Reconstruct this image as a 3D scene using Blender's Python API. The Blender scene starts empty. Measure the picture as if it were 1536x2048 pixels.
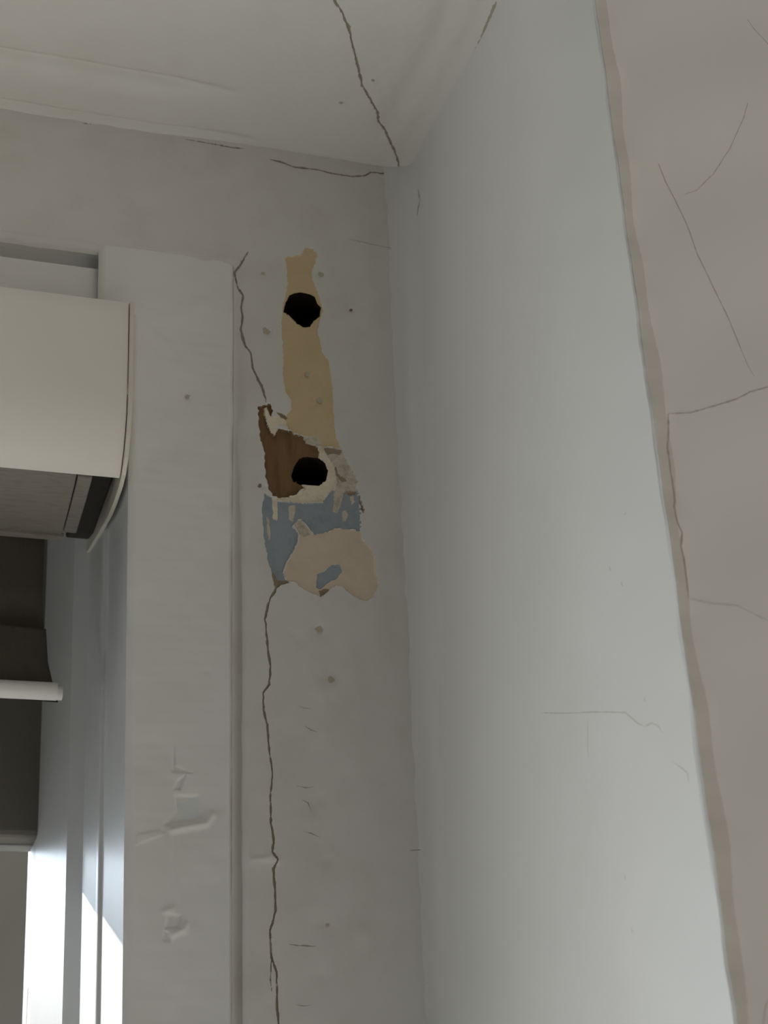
import bpy, math
import numpy as np
from mathutils import Matrix, Vector

sc = bpy.context.scene
col = sc.collection
rng = np.random.default_rng(7)

# ------------------------------------------------------------------ camera
# metres; origin = upper inner corner of the window alcove,
# X right along the window wall, Y out through the window, Z up
FPX = 3000.0
YAW, PITCH, ROLL = (math.radians(a) for a in (18.5, 23.8, -2.55))
def cam_axes():
    cy, sy, cp, sp = math.cos(YAW), math.sin(YAW), math.cos(PITCH), math.sin(PITCH)
    fwd = np.array([sy*cp, cy*cp, sp]); right = np.array([cy, -sy, 0.0]); up = np.cross(right, fwd)
    return np.array([math.cos(ROLL)*right + math.sin(ROLL)*up, -math.sin(ROLL)*right + math.cos(ROLL)*up, fwd])
CM = cam_axes()
def ray(x, y):
    return CM.T @ np.array([(x-768)/FPX, (1024-y)/FPX, 1.0])
d0 = ray(815, 340)
CAM = -0.6*d0/d0[1]
def on(px, axis, val):
    """point of the plane axis=val that is seen at photo position px"""
    d = ray(*px); return CAM + (val-CAM[axis])/d[axis]*d

cd = bpy.data.cameras.new('camera'); cam = bpy.data.objects.new('camera', cd); col.objects.link(cam)
m = Matrix.Identity(4)
for i in range(3):
    m[i][0], m[i][1], m[i][2], m[i][3] = CM[0][i], CM[1][i], -CM[2][i], CAM[i]
cam.matrix_world = m
cd.sensor_fit = 'VERTICAL'; cd.sensor_height = 24.0; cd.lens = 24.0*FPX/2048
cd.clip_start = 0.01; cd.clip_end = 100
cd.dof.use_dof = True; cd.dof.focus_distance = 0.615; cd.dof.aperture_fstop = cd.lens/2.6
sc.camera = cam

# ------------------------------------------------------------------ light
ROOM = (1.0, 0.96, 0.875); ROOM_S = 0.25
FLOOR_S = 1.15
SKY = (0.72, 0.86, 1.0); SKY_S = 0.45
w = bpy.data.worlds.new('world'); sc.world = w; w.use_nodes = True
nt = w.node_tree; nt.nodes.clear()
def N(nt, typ, **kw):
    n = nt.nodes.new(typ)
    for k, v in kw.items(): setattr(n, k, v)
    return n
tc = N(nt, 'ShaderNodeTexCoord'); sep = N(nt, 'ShaderNodeSeparateXYZ')
nt.links.new(tc.outputs['Generated'], sep.inputs[0])
mr = N(nt, 'ShaderNodeMapRange', interpolation_type='SMOOTHSTEP'); mr.inputs['From Min'].default_value = -0.1; mr.inputs['From Max'].default_value = 0.15
nt.links.new(sep.outputs['Y'], mr.inputs['Value'])
mz = N(nt, 'ShaderNodeMapRange'); mz.inputs['From Min'].default_value = -0.5; mz.inputs['From Max'].default_value = -0.95
nt.links.new(sep.outputs['Z'], mz.inputs['Value'])
def mixc(nt, fac, a, b):
    n = N(nt, 'ShaderNodeMix', data_type='RGBA')
    for s, v in ((n.inputs[0], fac), (n.inputs[6], a), (n.inputs[7], b)):
        if hasattr(v, 'is_linked'): nt.links.new(v, s)
        else: s.default_value = v if not isinstance(v, tuple) else (*v[:3], 1)
    return n.outputs[2]
rm = mixc(nt, mz.outputs[0], tuple(c*ROOM_S for c in ROOM), tuple(c*FLOOR_S for c in ROOM))
mxx = N(nt, 'ShaderNodeMapRange'); mxx.inputs['From Min'].default_value = -0.5; mxx.inputs['From Max'].default_value = 1
mxx.inputs['To Min'].default_value = 0.0; mxx.inputs['To Max'].default_value = 2.15      # the room is lighter to the right
nt.links.new(sep.outputs['X'], mxx.inputs['Value'])
vs_ = N(nt, 'ShaderNodeVectorMath', operation='SCALE'); nt.links.new(rm, vs_.inputs[0]); nt.links.new(mxx.outputs[0], vs_.inputs['Scale'])
wc = mixc(nt, mr.outputs[0], vs_.outputs[0], tuple(c*SKY_S for c in SKY))
bg = N(nt, 'ShaderNodeBackground'); wo = N(nt, 'ShaderNodeOutputWorld')
nt.links.new(wc, bg.inputs[0]); nt.links.new(bg.outputs[0], wo.inputs[0])

SUN_DIR = Vector((0.5, -1.0, -0.36)).normalized()
sd = bpy.data.lights.new('sun', 'SUN'); sun = bpy.data.objects.new('sun', sd); col.objects.link(sun)
sd.energy = 4.5; sd.angle = math.radians(0.6); sd.color = (1.0, 0.95, 0.86)
sun.rotation_euler = SUN_DIR.to_track_quat('-Z', 'Y').to_euler()

# bright sky and ground outside, reaching in under the blind
ld = bpy.data.lights.new('window_daylight', 'AREA'); lw = bpy.data.objects.new('window_daylight', ld); col.objects.link(lw)
ld.shape = 'RECTANGLE'; ld.size = 1.7; ld.size_y = 0.9; ld.energy = 36.0; ld.color = (0.76, 0.88, 1.0)
lw.location = (-1.05, 1.0, 0.12)
lw.rotation_euler = Vector((0.35, -1, -0.3)).to_track_quat('-Z', 'Z').to_euler()

# fill lamp added out of view at the left to brighten the reveal
l2 = bpy.data.lights.new('side_fill', 'AREA'); lo2 = bpy.data.objects.new('side_fill', l2); col.objects.link(lo2)
l2.shape = 'RECTANGLE'; l2.size = 0.09; l2.size_y = 0.9; l2.energy = 24.0; l2.color = (0.94, 0.975, 0.985)
lo2.location = (-1.6, -0.292, -1.15)
lo2.rotation_euler = Vector((1, 0.08, -1.0)).to_track_quat('-Z', 'Y').to_euler()

sc.view_settings.view_transform = 'Standard'; sc.view_settings.look = 'None'
sc.view_settings.gamma = 1.0; sc.view_settings.use_curve_mapping = False
sc.view_settings.exposure = 0.45

# ------------------------------------------------------------------ materials
def mat(name, c, rough=0.55, stain=None, stain_amt=0.0, stain_scale=14, bump=0.0, bump_scale=180, fine=0.0, metallic=0.0, spec=0.35, stretch=None):
    ma = bpy.data.materials.new(name); ma.use_nodes = True
    nt = ma.node_tree; b = nt.nodes['Principled BSDF']
    b.inputs['Base Color'].default_value = (*c, 1); b.inputs['Roughness'].default_value = rough
    b.inputs['Metallic'].default_value = metallic; b.inputs['Specular IOR Level'].default_value = spec
    tc = N(nt, 'ShaderNodeTexCoord'); src = tc.outputs['Object']
    if stretch:
        mp = N(nt, 'ShaderNodeMapping'); mp.inputs['Scale'].default_value = stretch
        nt.links.new(src, mp.inputs[0]); src = mp.outputs[0]
    if stain_amt:
        n1 = N(nt, 'ShaderNodeTexNoise'); n1.inputs['Scale'].default_value = stain_scale; n1.inputs['Detail'].default_value = 5; n1.inputs['Roughness'].default_value = 0.6
        nt.links.new(src, n1.inputs['Vector'])
        r = N(nt, 'ShaderNodeMapRange'); r.inputs['From Min'].default_value = 0.48; r.inputs['From Max'].default_value = 0.78; r.inputs['To Max'].default_value = stain_amt
        nt.links.new(n1.outputs['Fac'], r.inputs['Value'])
        nt.links.new(mixc(nt, r.outputs[0], c, stain), b.inputs['Base Color'])
    if bump:
        n2 = N(nt, 'ShaderNodeTexNoise'); n2.inputs['Scale'].default_value = bump_scale; n2.inputs['Detail'].default_value = 4
        nt.links.new(src, n2.inputs['Vector'])
        bp = N(nt, 'ShaderNodeBump'); bp.inputs['Strength'].default_value = bump; bp.inputs['Distance'].default_value = 0.002
        nt.links.new(n2.outputs['Fac'], bp.inputs['Height']); last = bp
        if fine:
            n3 = N(nt, 'ShaderNodeTexNoise'); n3.inputs['Scale'].default_value = bump_scale*5; n3.inputs['Detail'].default_value = 3
            nt.links.new(src, n3.inputs['Vector'])
            b2 = N(nt, 'ShaderNodeBump'); b2.inputs['Strength'].default_value = fine; b2.inputs['Distance'].default_value = 0.0006
            nt.links.new(n3.outputs['Fac'], b2.inputs['Height']); nt.links.new(bp.outputs[0], b2.inputs['Normal']); last = b2
        nt.links.new(last.outputs[0], b.inputs['Normal'])
    return ma
WHITE = (0.74, 0.725, 0.68)
M_OLD = mat('old white gloss paint', (0.70, 0.68, 0.64), 0.5, (0.56, 0.52, 0.45), 0.4, 38, 0.12, 60, 0.05)
M_CEIL = mat('white ceiling paint', (0.69, 0.675, 0.635), 0.6, (0.52, 0.48, 0.41), 0.3, 14, 0.08, 45, 0.05)
M_REVEAL = mat('white emulsion', (0.745, 0.74, 0.715), 0.65, (0.62, 0.60, 0.55), 0.2, 9, 0.10, 25, 0.05)
M_ROOM = mat('off white wall emulsion', (0.74, 0.71, 0.665), 0.75, (0.64, 0.60, 0.54), 0.25, 8, 0.06, 30, 0.05)
M_JAMB = mat('white joinery gloss', (0.80, 0.79, 0.76), 0.4, (0.60, 0.57, 0.50), 0.2, 12, 0.10, 45, 0.04)
M_FRAME = mat('window frame gloss', (0.74, 0.755, 0.76), 0.35, (0.55, 0.53, 0.48), 0.2, 20, 0.06, 90)
M_TAN = mat('tan undercoat', (0.66, 0.51, 0.30), 0.7, (0.50, 0.37, 0.20), 0.35, 90, 0.2, 300)
M_WOOD = mat('bare brown wood', (0.215, 0.125, 0.058), 0.8, (0.10, 0.05, 0.022), 0.8, 60, 0.5, 250, stretch=(3, 1, 0.6))
M_BLUE = mat('grey blue old paint', (0.32, 0.365, 0.395), 0.6, (0.22, 0.26, 0.29), 0.8, 110, 0.2, 250)
M_BEIGE = mat('beige primer', (0.70, 0.585, 0.45), 0.7, (0.58, 0.45, 0.32), 0.4, 50, 0.15, 200)
M_FILL = mat('cream filler', (0.82, 0.73, 0.57), 0.8, (0.55, 0.45, 0.32), 0.5, 160, 0.4, 400)
M_GREYFILL = mat('greyish filler', (0.64, 0.58, 0.48), 0.8, (0.34, 0.27, 0.19), 0.9, 220, 0.5, 400)
M_CRACK = mat('dirty crack', (0.38, 0.33, 0.265), 0.9)
M_SCUFF = mat('faint dirty mark', (0.40, 0.36, 0.30), 0.9)
M_HAIR = mat('hairline crack', (0.46, 0.43, 0.38), 0.9)
M_FAINT = mat('faint hairline crack', (0.59, 0.565, 0.515), 0.9)
M_HOLE = mat('dark hole lining', (0.02, 0.014, 0.01), 0.95, spec=0.0)
M_CASS = mat('cream blind plastic', (0.85, 0.815, 0.755), 0.45, bump=0.015, bump_scale=600)
M_CAP = mat('cream end cap plastic', (0.74, 0.70, 0.60), 0.4)
M_FAB = mat('dark brown blind fabric', (0.085, 0.072, 0.055), 0.9, (0.05, 0.042, 0.033), 0.5, 60, 0.3, 1500, stretch=(1, 1, 1))
M_ROLL = mat('grey woven blind fabric', (0.30, 0.275, 0.24), 0.9, (0.20, 0.18, 0.155), 0.7, 120, 0.4, 1500, stretch=(1, 5, 1))
M_BAR = mat('pale aluminium bar', (0.80, 0.78, 0.74), 0.35, spec=0.5)
M_SASH = mat('dark brown sash paint', (0.20, 0.185, 0.16), 0.8, bump=0.05, spec=0.1)
M_DARK = mat('dark gap shade', (0.035, 0.03, 0.024), 0.6)
M_OUT = mat('grey outdoor render', (0.27, 0.26, 0.24), 0.9, (0.21, 0.20, 0.185), 0.5, 1.5, 0.3, 6)
mg = bpy.data.materials.new('window glass'); mg.use_nodes = True; nt = mg.node_tree
nt.nodes.remove(nt.nodes['Principled BSDF'])
tr = N(nt, 'ShaderNodeBsdfTransparent'); gl = N(nt, 'ShaderNodeBsdfGlossy'); gl.inputs['Roughness'].default_value = 0.02
fr = N(nt, 'ShaderNodeFresnel'); fr.inputs['IOR'].default_value = 1.45; mx = N(nt, 'ShaderNodeMixShader')
for a, b in ((fr.outputs[0], mx.inputs[0]), (tr.outputs[0], mx.inputs[1]), (gl.outputs[0], mx.inputs[2]), (mx.outputs[0], nt.nodes['Material Output'].inputs[0])): nt.links.new(a, b)
M_GLASS = mg

# ------------------------------------------------------------------ mesh helpers
def link(name, verts, faces, ma, parent=None, smooth=True):
    me = bpy.data.meshes.new(name)
    verts = np.asarray(verts, np.float32).reshape(-1, 3)
    if isinstance(faces, np.ndarray):
        nf, k = faces.shape
        me.vertices.add(len(verts)); me.vertices.foreach_set('co', verts.ravel())
        me.loops.add(nf*k); me.loops.foreach_set('vertex_index', faces.astype(np.int32).ravel())
        me.polygons.add(nf); me.polygons.foreach_set('loop_start', np.arange(0, nf*k, k, dtype=np.int32))
        me.update(calc_edges=True)
    else:
        me.from_pydata([tuple(map(float, v)) for v in verts], [], faces); me.update()
    me.polygons.foreach_set('use_smooth', np.full(len(me.polygons), smooth)); me.update()
    me.materials.append(ma)
    o = bpy.data.objects.new(name, me); col.objects.link(o)
    if parent: o.parent = parent
    return o
def tag(o, label=None, cat=None, group=None, kind=None):
    for k, v in (('label', label), ('category', cat), ('group', group), ('kind', kind)):
        if v: o[k] = v
    return o
def empty(name, loc):
    o = bpy.data.objects.new(name, None); col.objects.link(o); o.location = loc; o.empty_display_size = 0.05; return o

def inside(poly, x, y):
    r = np.zeros(x.shape, bool); n = len(poly)
    for i in range(n):
        x1, y1 = poly[i]; x2, y2 = poly[(i+1) % n]
        if y1 == y2: continue
        r ^= ((y1 > y) != (y2 > y)) & (x < (x2-x1)*(y-y1)/(y2-y1)+x1)
    return r
def closest(poly, x, y, closed=True):
    bd = np.full(x.shape, 1e9); bx = x.copy(); by = y.copy(); n = len(poly)
    for i in range(n if closed else n-1):
        x1, y1 = poly[i]; x2, y2 = poly[(i+1) % n]
        dx, dy = x2-x1, y2-y1; L = dx*dx+dy*dy+1e-18
        t = np.clip(((x-x1)*dx+(y-y1)*dy)/L, 0, 1); cx, cy = x1+t*dx, y1+t*dy
        d = np.hypot(x-cx, y-cy); m_ = d < bd
        bd[m_] = d[m_]; bx[m_] = cx[m_]; by[m_] = cy[m_]
    return bd, bx, by
def rough(poly, amp, seg):
    """breaks the outline of a chip into small ragged bites"""
    out = []; n = len(poly)
    for i in range(n):
        a, b = np.array(poly[i]), np.array(poly[(i+1) % n]); L = np.linalg.norm(b-a); k = max(1, int(L/seg))
        nrm = np.array([-(b-a)[1], (b-a)[0]])/(L+1e-12)
        for j in range(k):
            out.append(tuple(a+(b-a)*j/k + (nrm*rng.normal(0, amp) if j else rng.normal(0, amp*0.4, 2))))
    return out
def densify(pl, seg):
    out = []
    for a, b in zip(pl[:-1], pl[1:]):
        a, b = np.array(a), np.array(b); k = max(1, int(np.linalg.norm(b-a)/seg))
        out += [tuple(a+(b-a)*j/k) for j in range(k)]
    return out+[tuple(pl[-1])]
def strip(pl, wid, jit=0.25, seg=0.0016, taper=True):
    """left and right borders of a ragged crack of mean width wid along a path in surface coordinates"""
    p = np.array(densify(pl, seg)); n = len(p)
    p = p + rng.normal(0, wid*0.10, p.shape)
    t = np.gradient(p, axis=0); t /= np.linalg.norm(t, axis=1)[:, None]+1e-12
    nr = np.stack([-t[:, 1], t[:, 0]], 1)
    ww = wid*0.5*(1+rng.normal(0, jit, n)).clip(0.45, 1.7)
    if taper:
        e = np.minimum(np.arange(n), np.arange(n)[::-1])/3.0; ww = ww*np.clip(0.25+e, 0, 1)
    return p+nr*ww[:, None], p-nr*ww[:, None]
def strip_poly(pl, wid, **k):
    l, r = strip(pl, wid, **k); return [tuple(q) for q in l]+[tuple(q) for q in r[::-1]]

def grid(name, U, V, surf, ma, layers=(), hfun=None, keep=None, parent=None):
    """dense surface; each layer (a list of polygons in u,v) is cut out as a mesh of its own, sunk by depth"""
    uu, vv = np.meshgrid(U, V, indexing='ij'); nu, nv = uu.shape
    u, v = uu.ravel().copy(), vv.ravel().copy()
    du = np.gradient(U); dv = np.gradient(V)
    cell = np.minimum(np.repeat(du, nv), np.tile(np.abs(dv), nu))
    depth = np.zeros(u.shape)
    snapped_by = np.full(u.shape, -1)
    def box(poly, m_):
        a = np.array(poly); return np.nonzero((u > a[:, 0].min()-m_) & (u < a[:, 0].max()+m_) & (v > a[:, 1].min()-m_) & (v < a[:, 1].max()+m_))[0]
    for k, L in enumerate(layers):
        for poly in L['polys']:
            ix = box(poly, 0.0015)
            if not len(ix): continue
            d, cx, cy = closest(poly, u[ix], v[ix]); s = d < 0.5*cell[ix]
            j = ix[s]; u[j] = cx[s]; v[j] = cy[s]; snapped_by[j] = k
    for k, L in enumerate(layers):
        for poly in L['polys']:
            ix = box(poly, 0.0005)
            if not len(ix): continue
            ins = inside(poly, u[ix], v[ix]) & (snapped_by[ix] != k)
            depth[ix[ins]] = L['depth']
    h = -depth
    if hfun is not None: h = h+hfun(u, v)
    P, Nn = surf(u, v); co = P+Nn*h[:, None]
    I = np.arange(nu*nv).reshape(nu, nv)
    F = np.stack([I[:-1, :-1], I[1:, :-1], I[1:, 1:], I[:-1, 1:]], -1).reshape(-1, 4)
    cu, cv = u[F].mean(1), v[F].mean(1); cls = np.full(len(F), -1)
    for k, L in enumerate(layers):
        for poly in L['polys']:
            a = np.array(poly); ix = np.nonzero((cu > a[:, 0].min()) & (cu < a[:, 0].max()) & (cv > a[:, 1].min()) & (cv < a[:, 1].max()))[0]
            ix = ix[inside(poly, cu[ix], cv[ix])]; cls[ix] = k
    if keep is not None: cls[~keep(cu, cv)] = -9
    # face winding towards the viewer's side
    f0 = F[len(F)//2]; c = np.cross(co[f0[1]]-co[f0[0]], co[f0[2]]-co[f0[0]])
    if np.dot(c, Nn[f0[0]]) < 0: F = F[:, ::-1]
    def sub(nm, m_, mt, par):
        f = F[m_]; ids, inv = np.unique(f, return_inverse=True)
        return link(nm, co[ids], inv.reshape(-1, 4), mt, par)
    main = sub(name, cls == -1, ma, parent)
    for k, L in enumerate(layers):
        if L.get('mat') is None or not (cls == k).any(): continue
        o = sub(L['name'], cls == k, L['mat'], main)
        if L.get('label'): o['label'] = L['label']
    return main
def seg(*ab):
    """axis samples: (start, stop, step) runs joined"""
    out = []
    for a, b, s in ab: out.append(np.linspace(a, b, max(2, int(round(abs(b-a)/s))+1)))
    return np.unique(np.concatenate(out))
def ribbons(name, plane, lines, ma, parent, label=None, lift=0.00012):
    """fine hairline marks lying on a surface: thin raised-edge slivers following each path"""
    for pl, wd in lines:
        uv = [plane['uv'](p) for p in pl]
        l, r = strip(uv, wd, jit=0.35, seg=0.0014)
        n = len(l); mid = (l+r)/2
        pts = np.concatenate([l, mid, r]); P, Nn = plane['surf'](pts[:, 0], pts[:, 1])
        h = np.concatenate([np.full(n, lift*0.3), np.full(n, lift), np.full(n, lift*0.3)])
        if plane.get('h') is not None: h = h+plane['h'](pts[:, 0], pts[:, 1])
        co = P+Nn*h[:, None]
        f = [(i, i+1, n+i+1, n+i) for i in range(n-1)]+[(n+i, n+i+1, 2*n+i+1, 2*n+i) for i in range(n-1)]
        o = link(name, co, f, ma, parent)
        if label: o['label'] = label
def smooth01(x): x = np.clip(x, 0, 1); return x*x*(3-2*x)
def wave(u, v, amp, s, seed):
    r = np.random.default_rng(seed); h = np.zeros_like(u)
    for i in range(7):
        a = r.uniform(0, 6.28); k = s*r.uniform(0.5, 1.8); ph = r.uniform(0, 6.28)
        h += np.sin((u*math.cos(a)+v*math.sin(a))*k+ph)/7
    return amp*h
def gauss(u, v, c, s, a): return a*np.exp(-((u-c[0])**2+(v-c[1])**2)/(2*s*s))
def ridge(u, v, pl, s, a):
    h = np.zeros_like(u); q = np.array(pl)
    ix = np.nonzero((u > q[:, 0].min()-4*s) & (u < q[:, 0].max()+4*s) & (v > q[:, 1].min()-4*s) & (v < q[:, 1].max()+4*s))[0]
    if len(ix):
        d, _, _ = closest(pl, u[ix], v[ix], closed=False); h[ix] = a*np.exp(-d*d/(2*s*s))
    return h
def dent(u, v, poly, depth, soft):
    h = np.zeros_like(u); q = np.array(poly)
    ix = np.nonzero((u > q[:, 0].min()-soft*2) & (u < q[:, 0].max()+soft*2) & (v > q[:, 1].min()-soft*2) & (v < q[:, 1].max()+soft*2))[0]
    if len(ix):
        d, _, _ = closest(poly, u[ix], v[ix]); s = np.where(inside(poly, u[ix], v[ix]), d, -d)
        h[ix] = -depth*smooth01(0.5+s/(2*soft))
    return h
def extrude(name, prof, axis_pts, ma, parent=None, smooth=False, closed=True, caps=True):
    """sweeps a list of profile point functions: prof -> [(a,b)], axis_pts -> list of mapping(a,b)->xyz"""
    n = len(prof); vs = []; fs = []
    for mp in axis_pts: vs += [mp(a, b) for a, b in prof]
    for k in range(len(axis_pts)-1):
        for i in range(n if closed else n-1):
            j = (i+1) % n; fs.append((k*n+i, k*n+j, (k+1)*n+j, (k+1)*n+i))
    if caps and closed:
        fs.append(tuple(range(n-1, -1, -1))); fs.append(tuple((len(axis_pts)-1)*n+i for i in range(n)))
    o = link(name, vs, fs, ma, parent, smooth)
    import bmesh
    bm = bmesh.new(); bm.from_mesh(o.data); bmesh.ops.recalc_face_normals(bm, faces=bm.faces); bm.to_mesh(o.data); bm.free()
    return o
def bevel(o, wdt, segs=2):
    md = o.modifiers.new('bevel', 'BEVEL'); md.width = wdt; md.segments = segs; md.limit_method = 'ANGLE'; md.angle_limit = math.radians(35); return o
def boxo(name, x0, x1, y0, y1, z0, z1, ma, parent=None, bev=0.0):
    o = extrude(name, [(x0, y0), (x1, y0), (x1, y1), (x0, y1)], [lambda a, b: (a, b, z0), lambda a, b: (a, b, z1)], ma, parent)
    if bev: bevel(o, bev)
    return o

# ------------------------------------------------------------------ wall_back: the strip beside the window and the band above it
def bw(p): q = on(p, 1, 0.0); return (q[0], q[2])
def B(*pts): return [bw(p) for p in pts]
def s_back(u, v): return np.stack([u, np.zeros_like(u), v], 1), np.tile([0., -1., 0.], (len(u), 1))
GX = -0.0912            # left edge of the strip, in the quirk beside the architrave
ZB = -0.0745            # underside of the band above the window
HR = 0.002
tan_ = [(571,513),(590,512),(603,509),(611,494),(626,496),(635,509),(630,528),(623,546),(625,560),(632,575),(640,600),(646,620),(640,640),(634,660),(640,680),(644,705),(656,720),(660,740),(663,760),(666,790),(667,827),(672,874),(682,897),(660,892),(646,892),(634,884),(609,872),(590,866),(576,858),(571,842),(574,829),(583,818),(582,800),(571,783),(566,754),(567,720),(563,668),(563,640),(566,610),(574,580),(575,560),(574,538)]
wood = [(516,813),(541,808),(546,822),(540,836),(532,839),(541,866),(552,870),(557,857),(581,862),(590,868),(608,875),(613,882),(634,887),(638,904),(655,922),(658,945),(648,962),(612,976),(604,977),(592,989),(567,994),(545,992),(536,975),(529,930),(530,907),(521,881),(517,846)]
flake = [(527,815),(535,812),(539,822),(543,833),(562,832),(574,842),(574,853),(557,848),(552,869),(541,866),(534,841),(529,828)]
ring = [(637,888),(646,892),(651,911),(664,924),(670,942),(672,960),(668,976),(656,991),(646,1003),(604,1006),(576,1003),(556,1000),(555,1040),(547,1038),(545,999),(552,994),(572,992),(590,990),(605,984),(611,974),(600,962),(640,940)]
rightp = [(646,892),(684,896),(687,911),(700,930),(712,953),(715,981),(690,984),(684,1000),(676,1026),(669,1022),(668,990),(674,966),(668,930),(656,914)]
blue = [(529,986),(543,996),(546,1002),(600,1006),(646,1005),(660,984),(674,979),(688,984),(714,980),(720,996),(722,1061),(700,1058),(674,1057),(646,1066),(628,1070),(610,1045),(600,1036),(585,1052),(597,1068),(595,1085),(585,1106),(574,1122),(566,1143),(571,1160),(557,1166),(548,1152),(543,1139),(536,1122),(531,1092),(526,1050),(524,1014)]
beige = [(590,1046),(602,1036),(612,1050),(628,1070),(646,1066),(674,1057),(700,1058),(722,1062),(727,1080),(737,1092),(748,1105),(750,1125),(752,1150),(757,1170),(752,1182),(745,1194),(733,1202),(720,1199),(705,1190),(692,1180),(684,1172),(672,1170),(660,1178),(650,1188),(640,1194),(628,1188),(610,1180),(597,1172),(588,1163),(573,1161),(566,1145),(576,1122),(587,1106),(597,1085),(599,1068)]
bluespot = [(634,1148),(651,1141),(665,1129),(681,1129),(685,1141),(674,1157),(658,1164),(640,1178),(632,1174)]
streaks = [[(578,1010),(592,1008),(591,1024),(586,1042),(578,1036)], [(685,1022),(694,1018),(697,1030),(692,1042),(685,1040)], [(533,1030),(540,1040),(542,1075),(537,1080)], [(700,992),(708,990),(711,1004),(704,1008)], [(668,1006),(676,1008),(674,1026),(667,1022)]]
hole1 = [(571,606),(579,590),(590,585.5),(602,584),(612,586),(620,588),(630,593),(635,606),(643,614),(641,624),(640,632),(628,642),(620,653),(608,654),(600,650),(592,645),(576,629),(567,623)]
hole2 = [(590,930),(599,916),(608,912),(618,911),(637,913),(651,925),(657,942),(653,960),(639,970),(618,969),(602,967),(588,960),(584,949)]
ck_up = [(498,502),(490,514),(481,528),(469,543),(472,560),(476,575),(486,588),(482,614),(486,629),(482,658),(486,676),(492,694),(502,707),(505,733),(516,759),(527,783),(532,806)]
ck_lo = [(556,1158),(550,1183),(541,1195),(534,1218),(530,1239),(533,1270),(536,1300),(541,1333),(538,1369),(526,1386),(527,1420),(534,1450),(539,1504),(545,1545),(541,1592),(542,1647),(547,1676),(544,1705),(555,1720),(547,1738),(550,1782),(551,1822),(540,1862),(543,1913),(553,1943),(554,2008),(557,2048),(560,2120)]
ck_br = [(541,1872),(543,1920),(541,1960),(543,1985)]
ck_top = [(539,319),(552,322),(565,325),(592,334),(639,340),(662,347),(703,353),(730,351),(741,344),(768,347),(797,345),(823,337)]
ck_gap = [[(369,278.5),(410,285),(450,292),(489,297.5)], [(165,247),(185,246),(206,250)]]
PXM = 0.00021
def chip(p, amp=0.9, sg=5): return rough(B(*p), amp*PXM, sg*PXM)
layers = [
 dict(name='exposed_tan_paint', polys=[chip(tan_)], depth=0.0005, mat=M_TAN, label='tan undercoat strip exposed around the upper hole'),
 dict(name='exposed_wood', polys=[chip(wood, 1.2)], depth=0.0016, mat=M_WOOD, label='bare brown wood beside the lower hole'),
 dict(name='exposed_blue_paint', polys=[chip(blue)], depth=0.0007, mat=M_BLUE, label='grey-blue old paint below the lower hole'),
 dict(name='exposed_beige_paint', polys=[chip(beige, 0.8)], depth=0.0005, mat=M_BEIGE, label='beige primer patch at the foot of the damage'),
 dict(name='exposed_blue_paint', polys=[chip(bluespot, 0.6)], depth=0.0008, mat=M_BLUE, label='small grey-blue island in the beige patch'),
 dict(name='filler_patch', polys=[chip(rightp, 1.2)], depth=0.0009, mat=M_GREYFILL, label='flaking greyish filler right of the lower hole'),
 dict(name='filler_ring', polys=[chip(ring, 0.8)], depth=0.0009, mat=M_FILL, label='cream filler curling around the lower hole'),
 dict(name='paint_flake', polys=[chip(flake, 0.8)], depth=0.0003, mat=M_FILL, label='cream paint flake at the top of the bare wood'),
]
M_FLECK = mat('dark brown fleck and shade', (0.34, 0.265, 0.185), 0.9)
for q in ([(646,894),(666,896),(684,898),(681,909),(668,906),(656,908)], [(668,926),(674,934),(678,948),(690,955),(696,962),(684,963),(673,950)], [(552,824),(566,827),(576,834),(572,839),(560,832)], [(543,1140),(550,1147),(556,1160),(574,1160),(578,1166),(562,1170),(552,1178),(546,1160)], [(638,1180),(652,1176),(660,1178),(650,1188),(641,1193)], [(716,982),(722,996),(728,1018),(727,1028),(721,1012)], [(690,984),(712,981),(715,986),(700,990)]):  # brown flecks, some of them shade among the flakes painted in
    layers.append(dict(name='fleck_shade', polys=[chip(q, 0.7)], depth=0.0010, mat=M_FLECK, label='small dark brown fleck and painted shade in the flaking paint'))
for q in ([(607,872),(634,871),(645,888),(632,889),(612,884)], [(594,1040),(604,1036),(612,1050),(622,1068),(608,1074),(598,1066),(590,1052)]):
    layers.append(dict(name='filler_patch', polys=[chip(q, 0.7)], depth=0.0008, mat=M_GREYFILL, label='greyish filler between the paint layers'))
for s in streaks: layers.append(dict(name='paint_flake', polys=[chip(s, 0.5)], depth=0.0005, mat=M_GREYFILL, label='pale paint fleck on the grey-blue patch'))
for pl, wd, lab in ((ck_up, 5.0, 'upper crack running down to the bare wood'), (ck_lo, 4.6, 'long lower crack running down from the damage'), (ck_br, 2.6, None), (ck_top, 4.5, 'brown crack along the top of the wall'), (ck_gap[0], 3.4, 'straight open gap under the ceiling'), (ck_gap[1], 3.0, None)):
    layers.append(dict(name='crack', polys=[strip_poly(B(*pl), wd*0.95*PXM)], depth=0.0008, mat=M_CRACK, label=lab))
layers.append(dict(name='wall_cut', polys=[B(*hole1), B(*hole2)], depth=0.0, mat=None))
top_z = lambda u: -0.0015-0.0035*smooth01((-u-0.02)/0.09)
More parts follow.
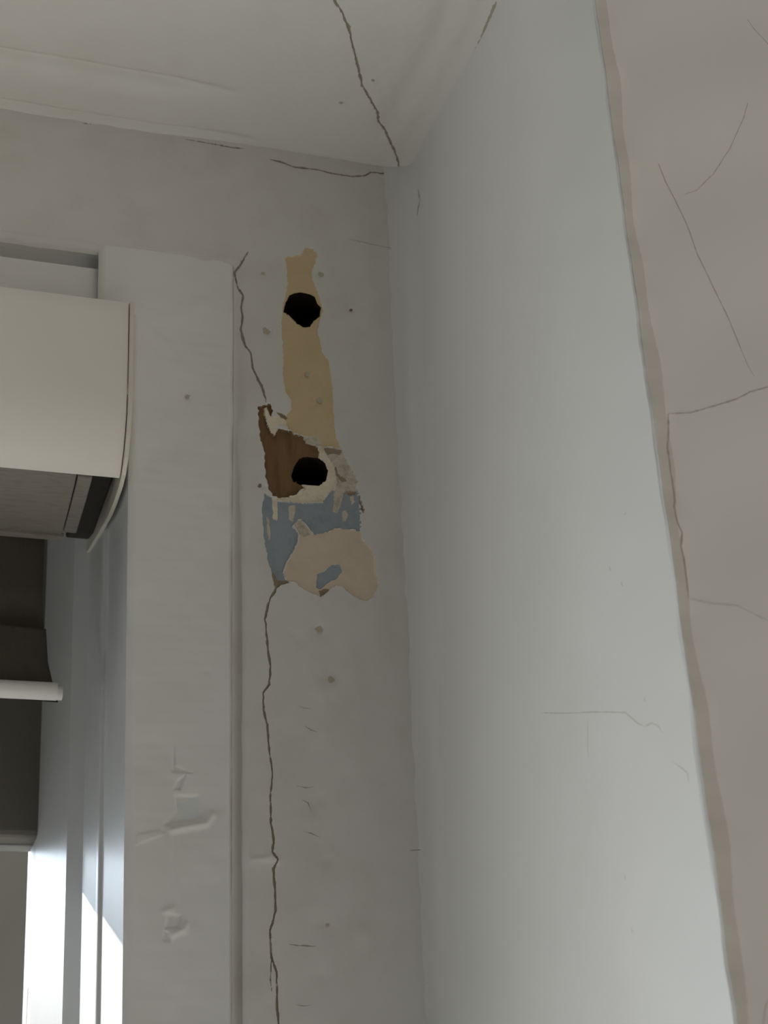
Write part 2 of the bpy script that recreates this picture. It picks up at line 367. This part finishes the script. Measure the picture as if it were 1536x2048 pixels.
def h_back(u, v):
    h = wave(u, v, 0.0005, 260, 1)+wave(u, v, 0.00006, 700, 2)
    # soft quirk down the left side, deeper towards the bottom
    q = 0.0010+0.0040*smooth01((-0.10-v)/0.16)
    h = h-np.where(v < ZB+0.004, q*smooth01((GX+0.0060-u)/0.0058), 0)
    # rounded underside of the band
    d = v-ZB; e = np.clip(0.0035-d, 0, 0.0035)
    h = h-np.where(u < GX-0.0005, 0.0030*(e/0.0035)**2, 0)
    # old filler scuffs and bumps near the damage
    for c, s, a in (((528,972),5,-0.0006),((702,620),4,-0.0007),((533,662),9,-0.0006),((640,548),8,-0.0005),((525,545),5,-0.0004),((615,748),6,-0.0005),((640,800),8,-0.0003),((680,840),8,-0.0003),((640,1258),10,-0.0007),((600,1278),10,-0.0004),((668,1350),12,-0.0006),((640,1380),10,0.0005),((655,1720),8,-0.0004),((650,1850),14,-0.0006),((730,1868),14,0.0007),((645,1950),10,-0.0005),((540,1712),10,0.0006),((700,1520),20,0.0005),((610,1640),16,0.0006),((640,1600),12,-0.0005)):
        h = h+gauss(u, v, bw(c), s*PXM, a)
    # a lifted lip where the paint has curled along the crack
    h = h+ridge(u, v, B((505,1720),(540,1716),(556,1722)), 0.0009, 0.0006)
    h = h+ridge(u, v, B((800,410),(802,480),(835,900),(838,1250),(850,1500),(880,1900),(900,2048)), 0.003, 0.0009)
    h = h+ridge(u, v, B((850,1330),(860,1480),(872,1640),(885,1800)), 0.0022, -0.0009)
    return h*smooth01((-0.0095-u)/0.009)
FS = 0.00036
U = seg((-1.10, -0.12, 0.02), (-0.13, -0.0985, 0.0012), (-0.0985, -0.040, FS), (-0.040, 0.0, 0.0006))
V = seg((-1.5, -0.45, 0.03), (-0.45, -0.0765, FS), (-0.0765, -0.0735, FS/2), (-0.0735, -0.012, 0.0007), (-0.012, 0.0, FS))
U = seg((-1.10, -0.21, 0.02), (-0.21, -0.0922, 0.0009), (-0.0922, -0.040, FS), (-0.040, 0.0, 0.0006))
wall_back = grid('wall_back', U, V, s_back, M_OLD, layers, h_back, keep=lambda u, v: (u > GX-0.0006) | (v > ZB))
tag(wall_back, 'old white painted wall strip beside the window with two drilled holes and flaking paint', 'wall', kind='structure')
plane_back = dict(uv=bw, surf=s_back, h=lambda u, v: h_back(u, v))
# drilled holes: ragged tubes running into the wall
for poly, inset, lab in ((hole1, 0.0002, 'upper drilled hole, black inside, in tan paint'), (hole2, 0.0012, 'lower drilled hole, black inside, beside bare wood')):
    p = np.array(B(*poly)); c = p.mean(0); n = len(p); vs = []; fs = []
    rows = [(1.10, 0.0022), (0.985, inset+0.0009), (0.96, 0.004), (0.90, 0.012), (0.88, 0.045)]
    for s, y in rows: vs += [(c[0]+(q[0]-c[0])*s, y, c[1]+(q[1]-c[1])*s) for q in p]
    for k in range(len(rows)-1):
        for i in range(n): fs.append((k*n+i, k*n+(i+1) % n, (k+1)*n+(i+1) % n, (k+1)*n+i))
    fs.append(tuple((len(rows)-1)*n+i for i in range(n)))
    o = link('drilled_hole', vs, fs, M_HOLE, wall_back); o['label'] = lab
def masonry(x0, x1, y0, y1, z0, z1):
    boxo('masonry', x0, x1, y0, y1, z0, z1, M_OUT, wall_back)
masonry(-1.3, 0.4, 0.0045, 0.24, -0.062, 0.9); masonry(-0.106, 0.4, 0.05, 0.24, -1.5, -0.062); masonry(0.007, 0.4, -0.2, 0.05, -1.5, 0.9); masonry(-1.3, 0.007, -0.2, 0.0045, 0.006, 0.9)
scr = [([(597,1412),(608,1416),(620,1417)], 2.2), ([(610,1452),(622,1460),(634,1464)], 2.6), ([(594,1572),(610,1576),(628,1574)], 1.8), ([(604,1600),(616,1606),(622,1622)], 1.8), ([(606,1664),(622,1667),(640,1674)], 2.0), ([(820,1701),(850,1699),(884,1696)], 2.2), ([(577,1889),(600,1891),(632,1893)], 2.2), ([(853,1966),(880,1963),(900,1958)], 2.0), ([(890,1954),(912,1951),(934,1950)], 2.2), ([(700,478),(740,488),(800,500)], 1.4), ([(592,2010),(610,2012),(622,2010)], 1.6)]
ribbons('scratch', plane_back, [(p, wd*PXM) for p, wd in scr], M_SCUFF, wall_back)
def blot(plane, name, px, r, ma, parent):
    """a small dirt or filler spot with an uneven outline"""
    c = plane['uv'](px); a = np.linspace(0, 2*math.pi, 14, endpoint=False); rr = r*PXM*(1+rng.normal(0, 0.18, 14))
    u = np.concatenate([[c[0]], c[0]+rr*np.cos(a)]); v = np.concatenate([[c[1]], c[1]+rr*np.sin(a)])
    P, Nn = plane['surf'](u, v); h = np.full(len(u), 0.00005); h[0] = 0.00015
    if plane.get('h') is not None: h = h+plane['h'](u, v)
    return link(name, P+Nn*h[:, None], [(0, 1+i, 1+(i+1) % 14) for i in range(14)], ma, parent)
M_SPOT = mat('brown spot', (0.24, 0.20, 0.15), 0.9); M_SOFT = mat('soft brown spot', (0.52, 0.46, 0.37), 0.9)
blot(plane_back, 'dark_spot', (702, 620), 4.2, M_SPOT, wall_back); blot(plane_back, 'dark_spot', (519, 971), 4.6, M_SPOT, wall_back)
for q, r in (((533, 662), 9), ((642, 548), 7), ((527, 546), 5), ((640, 1258), 8), ((662, 1358), 7), ((655, 1850), 4), ((615, 748), 5), ((640, 800), 7)): blot(plane_back, 'brown_stain', q, r, M_SOFT, wall_back)

# ------------------------------------------------------------------ ceiling of the alcove
def cl(p): q = on(p, 2, 0.0); return (q[0], q[1])
def Cc(*pts): return [cl(p) for p in pts]
def s_ceil(u, v): return np.stack([u, v, np.zeros_like(u)], 1), np.tile([0., 0., -1.], (len(u), 1))
ck_ceil = [(640,-60),(655,-22),(668,0),(683,23),(697,53),(706,94),(718,141),(724,170),(739,196),(756,226),(757,246),(773,270),(788,299),(797,326),(800,342)]
def h_ceil(u, v):
    h = wave(u, v, 0.0005, 140, 3)+wave(u, v, 0.00015, 700, 4)
    fade = smooth01((-0.085-u)/0.05)
    f2 = smooth01((-0.070-u)/0.05)
    # quirk of the head moulding, and the step down to the wall
    h = h-0.0036*fade*np.exp(-((v+0.0365)/0.0030)**2)
    h = h+0.0022*fade*smooth01((v+0.036)/0.012)
    h = h-0.0028*f2*np.exp(-((v+0.0040)/0.0024)**2)
    h = h+0.0018*f2*smooth01((v+0.0008)/0.004)
    h = h+0.004*smooth01((u+0.010)/0.012)**2
    # lumpy plaster seam along the right side
    h = h-ridge(u, v, Cc((925,-40),(870,85),(800,205),(770,260)), 0.0045, 0.0016)
    h = h+ridge(u, v, Cc((960,-20),(905,105),(850,215)), 0.005, 0.0010)
    return h
layers = [dict(name='crack', polys=[strip_poly(Cc(*ck_ceil), 5.2*PXM)], depth=0.0008, mat=M_CRACK, label='jagged crack across the alcove ceiling')]
Uc = seg((-1.10, -0.21, 0.02), (-0.21, -0.085, 0.0014), (-0.085, 0.006, FS))
Vc = seg((-0.2102, -0.13, 0.004), (-0.13, 0.0, FS), (0.0, 0.002, FS))
ceiling = tag(grid('ceiling', Uc, Vc, s_ceil, M_CEIL, layers, h_ceil), 'white painted alcove ceiling with a jagged crack and shallow mouldings', 'ceiling', kind='structure')
plane_ceil = dict(uv=cl, surf=s_ceil, h=h_ceil)
for q, r in (((746, 160), 4.5), ((682, 205), 5)): blot(plane_ceil, 'dark_spot', q, r, M_SCUFF, ceiling)
ribbons('crack', plane_ceil, [([(992,-8),(975,30),(952,85),(920,150),(893,205)], 0.0010)], M_SCUFF, ceiling, 'brown crack where ceiling meets the reveal')

# ------------------------------------------------------------------ wall_right: the bright reveal, with rounded inner corner and outer arris
RF, RA = 0.013, 0.0011
def yedge(z): return -0.2103+0.0188*np.clip(z, -0.6, 0.2)
def ripple(v): return 0.0003*np.sin(v*130)+0.00015*np.sin(v*310+1)+0.00006*np.sin(v*900+2)
prof = [(-RF+RF*math.sin(a), -(RF-RF*math.cos(a))) for a in np.linspace(0, math.pi/2, 12)]   # (x, y) from the back wall round to the reveal
def s_rev(u, v):
    """u: 0..1 fillet, 1..2 flat reveal, 2..3 arris"""
    ye = yedge(v)+ripple(v)
    a = np.clip(u, 0, 1)*math.pi/2
    x = -RF+RF*np.sin(a); y = -(RF-RF*np.cos(a)); nx = -np.sin(a); ny = -np.cos(a)
    x = np.where(u <= 1, x, 0.0); nx = np.where(u <= 1, nx, -1.0); ny = np.where(u <= 1, ny, 0.0)
    t = np.clip(u-1, 0, 1); y = np.where(u > 1, -RF+(ye+RA+RF)*t, y)
    b = np.clip(u-2, 0, 1)*math.pi/2; m_ = u > 2
    x = np.where(m_, RA-RA*np.cos(b), x); y = np.where(m_, ye+RA-RA*np.sin(b), y)
    nx = np.where(m_, -np.cos(b), nx); ny = np.where(m_, -np.sin(b), ny)
    return np.stack([x, y, v], 1), np.stack([nx, ny, np.zeros_like(u)], 1)
def rv(p): q = on(p, 0, 0.0); ye = yedge(q[2]); return (1+(q[1]+RF)/(ye+RA+RF), q[2])
def h_rev(u, v):
    k = smooth01((u-0.0)/0.4)*smooth01((2.7-u)/0.5)
    return k*(wave(u*0.2, v, 0.0012, 40, 5)+wave(u*0.2, v, 0.0003, 220, 6))
Ur = np.concatenate([np.linspace(0, 1, 14), np.linspace(1, 2, 200)[1:], np.linspace(2, 3, 10)[1:]])
Vr = seg((-1.5, -0.5, 0.02), (-0.5, 0.0, 0.0012), (0.0, 0.004, 0.001))
wall_right = tag(grid('wall_right', Ur, Vr, s_rev, M_REVEAL, (), h_rev), 'bright white plastered reveal to the right of the window', 'wall', kind='structure')
def s_rev_uv(u, v): return s_rev(u, v)
class _RV: pass
def rev_ribbon(name, px, wd, ma, label=None):
    # path in (y, z) metres so the width stays even, then put on the reveal
    pl = [tuple(on(p, 0, 0.0)[1:]) for p in px]
    pln = dict(uv=lambda p: p, surf=lambda y, z: (np.stack([np.zeros_like(y), y, z], 1), np.tile([-1., 0., 0.], (len(y), 1))),
               h=lambda y, z: h_rev(1+(y+RF)/(yedge(z)+RA+RF), z))
    ribbons(name, pln, [(pl, wd)], ma, wall_right, label)
rev_ribbon('crack', [(1085,1426),(1130,1427),(1190,1424),(1250,1425),(1262,1434),(1275,1446),(1290,1453),(1304,1446),(1318,1452),(1326,1466)], 0.00034, M_FAINT, 'faint horizontal crack in the reveal')
rev_ribbon('crack', [(1345,1523),(1362,1534),(1376,1546),(1379,1565)], 0.00035, M_FAINT)
rev_ribbon('scratch', [(1177,1440),(1176,1490),(1177,1515)], 0.0003, M_FAINT)
for p in ([(1221,1133),(1223,1142)], [(1243,1164),(1245,1172)], [(1289,1396),(1290,1403)], [(1252,1750),(1252,1760)], [(1251,1030),(1255,1024)], [(1266,1856),(1268,1866)]):
    rev_ribbon('dark_spot', p, 0.0006, M_HAIR)
rev_ribbon('scratch', [(838,380),(842,400),(836,425),(830,455)], 0.0012, M_SCUFF)

# ------------------------------------------------------------------ wall_front: the room wall beyond the arris
def s_front(u, v): return np.stack([u, yedge(v)+ripple(v)*np.clip(1-(u-RA)/0.008, 0, 1)*(u > 0), v], 1), np.tile([0., -1., 0.], (len(u), 1))
def h_front(u, v):
    return wave(u, v, 0.0010, 60, 8)*smooth01((u-0.002)/0.02)
Uf = seg((-1.6, -1.1, 0.1), (-1.1, RA-0.0003, 0.1), (RA-0.0003, 0.02, 0.0004), (0.02, 0.20, 0.003), (0.20, 1.6, 0.05))
Uf = Uf[(Uf <= -1.1) | (Uf >= -1.09)]
Vf = seg((-1.5, -0.55, 0.03), (-0.55, 0.004, 0.002), (0.004, 0.25, 0.004), (0.25, 0.9, 0.05))
M_EDGE = mat('edge shade paint', (0.625, 0.585, 0.535), 0.8)  # shade along the arris, put into the wall colour
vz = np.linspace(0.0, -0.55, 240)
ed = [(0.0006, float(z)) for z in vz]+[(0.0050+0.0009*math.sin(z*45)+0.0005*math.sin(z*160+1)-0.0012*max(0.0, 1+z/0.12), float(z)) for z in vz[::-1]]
layers = [dict(name='edge_shade', polys=[ed], depth=0.0, mat=M_EDGE, label='painted band of shade along the arris of the wall')]
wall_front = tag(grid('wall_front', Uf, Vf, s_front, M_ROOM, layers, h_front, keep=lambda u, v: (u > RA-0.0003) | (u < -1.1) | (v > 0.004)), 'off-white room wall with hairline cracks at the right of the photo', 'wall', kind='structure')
def fr_(p):
    y = -0.2103
    for _ in range(4): q = on(p, 1, y); y = float(yedge(q[2]))
    return (q[0], q[2])
plane_front = dict(uv=fr_, surf=s_front, h=h_front)
FPM = 0.00013
ribbons('crack', plane_front, [([(1336,828),(1337,870),(1335,895),(1340,930),(1346,968),(1351,1000),(1349,1012),(1355,1045),(1364,1066),(1362,1092),(1368,1118),(1372,1150),(1377,1194)], 3.6*FPM)], M_SCUFF, wall_front, 'long hairline crack running down beside the arris')
ribbons('crack', plane_front, [([(1318,326),(1332,360),(1350,395),(1375,450),(1395,510),(1430,580),(1460,640),(1486,705)], 2.6*FPM), ([(1336,828),(1380,826),(1420,815),(1470,800),(1500,785),(1545,772)], 3.4*FPM)], M_HAIR, wall_front)
ribbons('crack', plane_front, [([(1495,208),(1488,235),(1478,258),(1462,295),(1430,345),(1395,380),(1370,388)], 3.0*FPM), ([(1486,705),(1498,735),(1508,752)], 2.4*FPM), ([(1378,1197),(1420,1207),(1475,1212),(1515,1232),(1545,1245)], 2.8*FPM), ([(1496,36),(1512,58),(1545,95)], 3*FPM), ([(1545,1990),(1532,2012),(1526,2060)], 3*FPM)], M_FAINT, wall_front)

# left side of the alcove, sill, and what closes the recess
extrude_pts = [(-1.10, 0.0), (-1.10, -0.2103), (-1.16, -0.2103), (-1.16, 0.0)]
tag(extrude('wall_left', extrude_pts, [lambda a, b: (a, b+0.0005, -1.5), lambda a, b: (a, b+0.0005, 0.004)], M_REVEAL), 'white plastered reveal on the far left side of the alcove', 'wall', kind='structure')

# ------------------------------------------------------------------ trim_1: flat architrave board between the quirk and the window opening
TILT = -0.018
def xe(z): return -0.1356+TILT*(z+0.3534)
def xleft(z): return xe(z)-0.0150*smooth01((z+0.1065)/0.003)
def s_jamb(u, v):
    xl = xleft(v); x = xl+(GX-xl)*u
    return np.stack([x, np.full_like(x, 0.0006), v], 1), np.tile([0., -1., 0.], (len(u), 1))
def jb(p): q = bw(p); xl = float(xleft(np.array(q[1]))); return q
J = lambda *pts: [jb(p) for p in pts]
def h_jamb(u, v):
    xl = xleft(v); x = xl+(GX-xl)*u
    h = wave(x, v, 0.0006, 170, 11)+wave(x, v, 0.0002, 700, 12)
    q = 0.0010+0.0040*smooth01((-0.10-v)/0.16)
    h = h-q*smooth01((x-GX+0.0026)/0.0026)                     # into the quirk
    h = h-0.0016*np.clip(1-(x-xl)/0.0035, 0, 1)**2             # eased edge
    # chipped and painted-over dents
    h = h+dent(x, v, J((350,1490),(352,1530),(385,1545),(345,1542)), 0.0007, 0.0006)
    h = h+dent(x, v, J((372,1548),(362,1578),(347,1578),(355,1560)), 0.0008, 0.0006)
    h = h+dent(x, v, J((350,1590),(398,1590),(414,1618),(408,1634),(330,1648),(352,1622)), 0.0010, 0.0009)
    h = h+ridge(x, v, J((425,1630),(414,1646),(380,1652),(344,1660)), 0.0010, 0.0014)
    h = h+ridge(x, v, J((344,1660),(345,1700),(350,1790)), 0.0010, 0.0004)
    h = h+dent(x, v, J((275,1668),(320,1660),(330,1668),(270,1690)), -0.0004, 0.0006)
    h = h+ridge(x, v, J((330,1822),(345,1818)), 0.0010, 0.0008)
    h = h+dent(x, v, J((335,1828),(364,1830),(360,1855),(330,1856)), 0.0008, 0.0008)
    h = h+ridge(x, v, J((345,1870),(368,1858),(372,1850)), 0.0009, 0.0012)
    h = h+dent(x, v, J((328,1860),(345,1868),(340,1884),(326,1880)), 0.0006, 0.0007)
    h = h+gauss(x, v, jb((415,1340)), 0.0012, -0.0004)+gauss(x, v, jb((375,793)), 0.0014, -0.0004)
    h = h+ridge(x, v, J((285,650),(310,672),(335,690)), 0.002, 0.0006)+ridge(x, v, J((340,635),(400,610)), 0.003, 0.0004)
    return h
Uj = np.linspace(0, 1, 96)
Vj = seg((-1.5, -0.45, 0.03), (-0.45, -0.115, 0.00045), (-0.115, -0.095, 0.00035), (-0.095, ZB-0.0002, 0.0005), (ZB-0.0002, ZB+0.004, 0.0015))
trim_1 = tag(grid('trim_1', Uj, Vj, s_jamb, M_JAMB, (), h_jamb), 'flat white architrave board beside the blind with painted-over dents', 'trim', kind='structure')
def s_plain(u, v): return np.stack([u, np.full_like(u, 0.0006), v], 1), np.tile([0., -1., 0.], (len(u), 1))
blot(dict(uv=bw, surf=s_plain, h=None), 'brown_stain', (375, 793), 5, M_SOFT, trim_1).location.y = -0.0004

# head board behind the top of the blind
head = [(0.0060, -0.104), (0.0060, -0.081), (0.0125, -0.0795), (0.0125, -0.0715), (0.0036, -0.0715), (0.0036, -0.066), (0.03, -0.066), (0.03, -0.104)]
trim_2 = tag(extrude('trim_2', head, [lambda a, b: (-0.98, a, b), lambda a, b: (xe(-0.09)-0.0138, a, b)], M_JAMB), 'white head board above the blind cassette', 'trim', kind='structure')

# ------------------------------------------------------------------ window_1: stepped sash frame, rail and glass
window = empty('window_1', (-0.55, 0.2, -1.45)); tag(window, 'white sash window with a stepped frame behind the blind, sunlit low down', 'window', kind='structure')
def W(o): o.parent = window; o.matrix_parent_inverse = Matrix.Translation((0.55, -0.2, 1.45)); return o
jp = [(-0.1356, 0.0018), (-0.1362, 0.0610), (-0.1379, 0.0616), (-0.1383, 0.0660), (-0.1383, 0.1150), (-0.1446, 0.1260), (-0.1530, 0.1900), (-0.1530, 0.2350), (-0.1050, 0.2350), (-0.1050, 0.0018)]
def fm(sx, z): return lambda a, b: ((a+TILT*(z+0.3534)) if sx > 0 else -1.10-a, b, z)
W(bevel(extrude('frame', jp, [fm(1, -1.45), fm(1, -0.09)], M_FRAME), 0.0012))
W(bevel(extrude('frame', jp, [fm(-1, -1.45), fm(-1, -0.09)], M_FRAME), 0.0012))
W(boxo('head_rail', -0.95, -0.146, 0.188, 0.230, -0.309, -0.085, M_SASH, bev=0.003))
W(boxo('bottom_rail', -0.95, -0.146, 0.188, 0.230, -1.42, -1.34, M_FRAME, bev=0.003))
W(boxo('glass_pane', -0.95, -0.1525, 0.207, 0.211, -1.34, -0.309, M_GLASS))
tag(boxo('trim_3', -1.12, 0.0, -0.24, 0.235, -1.50, -1.45, M_JAMB, bev=0.004), 'white window sill board at the foot of the alcove', 'sill', kind='structure')

# what stands outside the pane
tag(boxo('wall_outer', -1.3, 3.2, 4.0, 4.3, -3.0, 3.0, M_OUT), 'grey shaded outside wall seen through the window beside the frame', 'wall', kind='structure')

# ------------------------------------------------------------------ roller blind
XR = -0.1408; XL = -0.955
blind = empty('roller_blind', (-0.55, 0.03, -0.15))
tag(blind, 'cream cassette roller blind fitted in the top of the window, partly lowered', 'blind')
def Bl(o, par=None):
    if par is None: o.parent = blind; o.matrix_parent_inverse = Matrix.Translation((0.55, -0.03, 0.15))
    else: o.parent = par; o.matrix_parent_inverse = Matrix.Identity(4)
    return o
XC = XR-0.0022
front = [(-0.0150, -0.110), (-0.0160, -0.118), (-0.0178, -0.140), (-0.0190, -0.158), (-0.0186, -0.168), (-0.0168, -0.176), (-0.0130, -0.184), (-0.0075, -0.1902), (-0.0035, -0.1928)]
th = 0.0016
cover = front+[(-0.0030, -0.1912)]+[(y+th, z+0.0006) for y, z in front[::-1][1:-1]]+[(-0.0134, -0.1116), (0.070, -0.1116), (0.070, -0.110)]
o = Bl(extrude('cassette_cover', cover, [lambda a, b: (XL, a, b), lambda a, b: (XC, a, b)], M_CASS, smooth=False)); bevel(o, 0.0006, 2)
for p in o.data.polygons: p.use_smooth = True
es = o.modifiers.new('split', 'EDGE_SPLIT'); es.split_angle = math.radians(40)
cap = [(-0.0158, -0.1095), (-0.0172, -0.118), (-0.0190, -0.140), (-0.0203, -0.158), (-0.0199, -0.170), (-0.0178, -0.1785), (-0.0135, -0.1870), (-0.0070, -0.1925), (0.002, -0.1945), (0.018, -0.1950), (0.035, -0.1940), (0.070, -0.1880), (0.118, -0.1790), (0.118, -0.150), (0.090, -0.1095)]
for x0, x1 in ((XR-0.0019, XR), (XL-0.0019, XL)):
    o = Bl(extrude('end_cap', cap, [lambda a, b, x=x0: (x, a, b), lambda a, b, x=x1: (x, a, b)], M_CAP)); bevel(o, 0.0004, 2); o['label'] = 'cream end cap with a curved lower edge'
# cloth-covered underside of the roll, with its pale back lip
roll = [(-0.0030, -0.1900), (0.010, -0.1925), (0.030, -0.1945), (0.050, -0.1955), (0.0585, -0.1952), (0.0605, -0.1935), (0.0605, -0.150), (-0.003, -0.150)]
o = Bl(extrude('fabric_roll', roll, [lambda a, b: (XL+0.012, a, b), lambda a, b: (-0.1610, a, b)], M_ROLL)); bevel(o, 0.0006)
o['label'] = 'grey woven cloth seen from below under the cassette'
lip = [(0.0570, -0.1968), (0.0600, -0.1974), (0.0622, -0.1966), (0.0622, -0.1945), (0.0570, -0.1945)]
o = Bl(extrude('back_lip', lip, [lambda a, b: (XL+0.012, a, b), lambda a, b: (-0.1600, a, b)], M_ROLL)); bevel(o, 0.0006)
br = [(-0.001, -0.1925), (0.020, -0.1942), (0.056, -0.1950), (0.056, -0.150), (-0.001, -0.150)]
o = Bl(extrude('bracket', br, [lambda a, b: (-0.1606, a, b), lambda a, b: (-0.1545, a, b)], M_ROLL)); bevel(o, 0.0006)
gap_prof = [(0.004, -0.160), (0.022, -0.182), (0.088, -0.1805), (0.108, -0.1755), (0.108, -0.115), (0.004, -0.115)]  # dark block added for the shade in the gap inside the end cap
Bl(bevel(extrude('gap_shade', gap_prof, [lambda a, b: (-0.1544, a, b), lambda a, b: (XR-0.0020, a, b)], M_DARK), 0.001))
# hanging cloth with a slight curl at its edge and a batten pocket
zs = np.linspace(-0.170, -0.2765, 90); us = np.linspace(0, 1, 80)
vs = []; fs = []
def edge_x(z): return np.interp(-z, [0.17, 0.198, 0.225, 0.2395, 0.258, 0.270, 0.2765], [-0.1686, -0.1682, -0.1680, -0.1660, -0.1643, -0.1612, -0.1590])
for side in (0.0, 0.0008):
    for z in zs:
        for t in us:
            x = XL+0.02+(edge_x(z)-XL-0.02)*t
            y = 0.060-0.006*smooth01((-0.2-z)/0.07)+0.0075*float(smooth01((-0.2230-z)/0.0175))*(1.0-float(smooth01((-0.2405-z)/0.0012)))+0.003*smooth01((t-0.96)/0.04)
            vs.append((x, y+side, z))
nz, nu_ = len(zs), len(us); ofs = nz*nu_
for i in range(nz-1):
    for j in range(nu_-1):
        a = i*nu_+j; fs.append((a, a+1, a+nu_+1, a+nu_)); fs.append((ofs+a, ofs+a+nu_, ofs+a+nu_+1, ofs+a+1))
    a = i*nu_+nu_-1; fs.append((a, ofs+a, ofs+a+nu_, a+nu_))
fab = Bl(link('fabric', vs, fs, M_FAB)); fab['label'] = 'dark brown cloth hanging below the cassette'
# bottom bar: rounded tube with a small end plug
def rod(name, x0, x1, c, ry, rz, ma, n=28):
    pr = [(c[0]+ry*math.cos(a), c[1]+rz*math.sin(a)) for a in np.linspace(0, 2*math.pi, n, endpoint=False)]
    o = extrude(name, pr, [lambda a, b: (x0, a, b), lambda a, b: (x1, a, b)], ma, smooth=True)
    es = o.modifiers.new('split', 'EDGE_SPLIT'); es.split_angle = math.radians(40); return o
bar = Bl(rod('bottom_bar', XL+0.018, -0.1602, (0.053, -0.2730), 0.0046, 0.0040, M_BAR)); bar['label'] = 'pale bar along the bottom hem of the blind'
plug = rod('bar_plug', -0.1602, -0.1578, (0.053, -0.2738), 0.0034, 0.0030, M_BAR)
plug.parent = bar
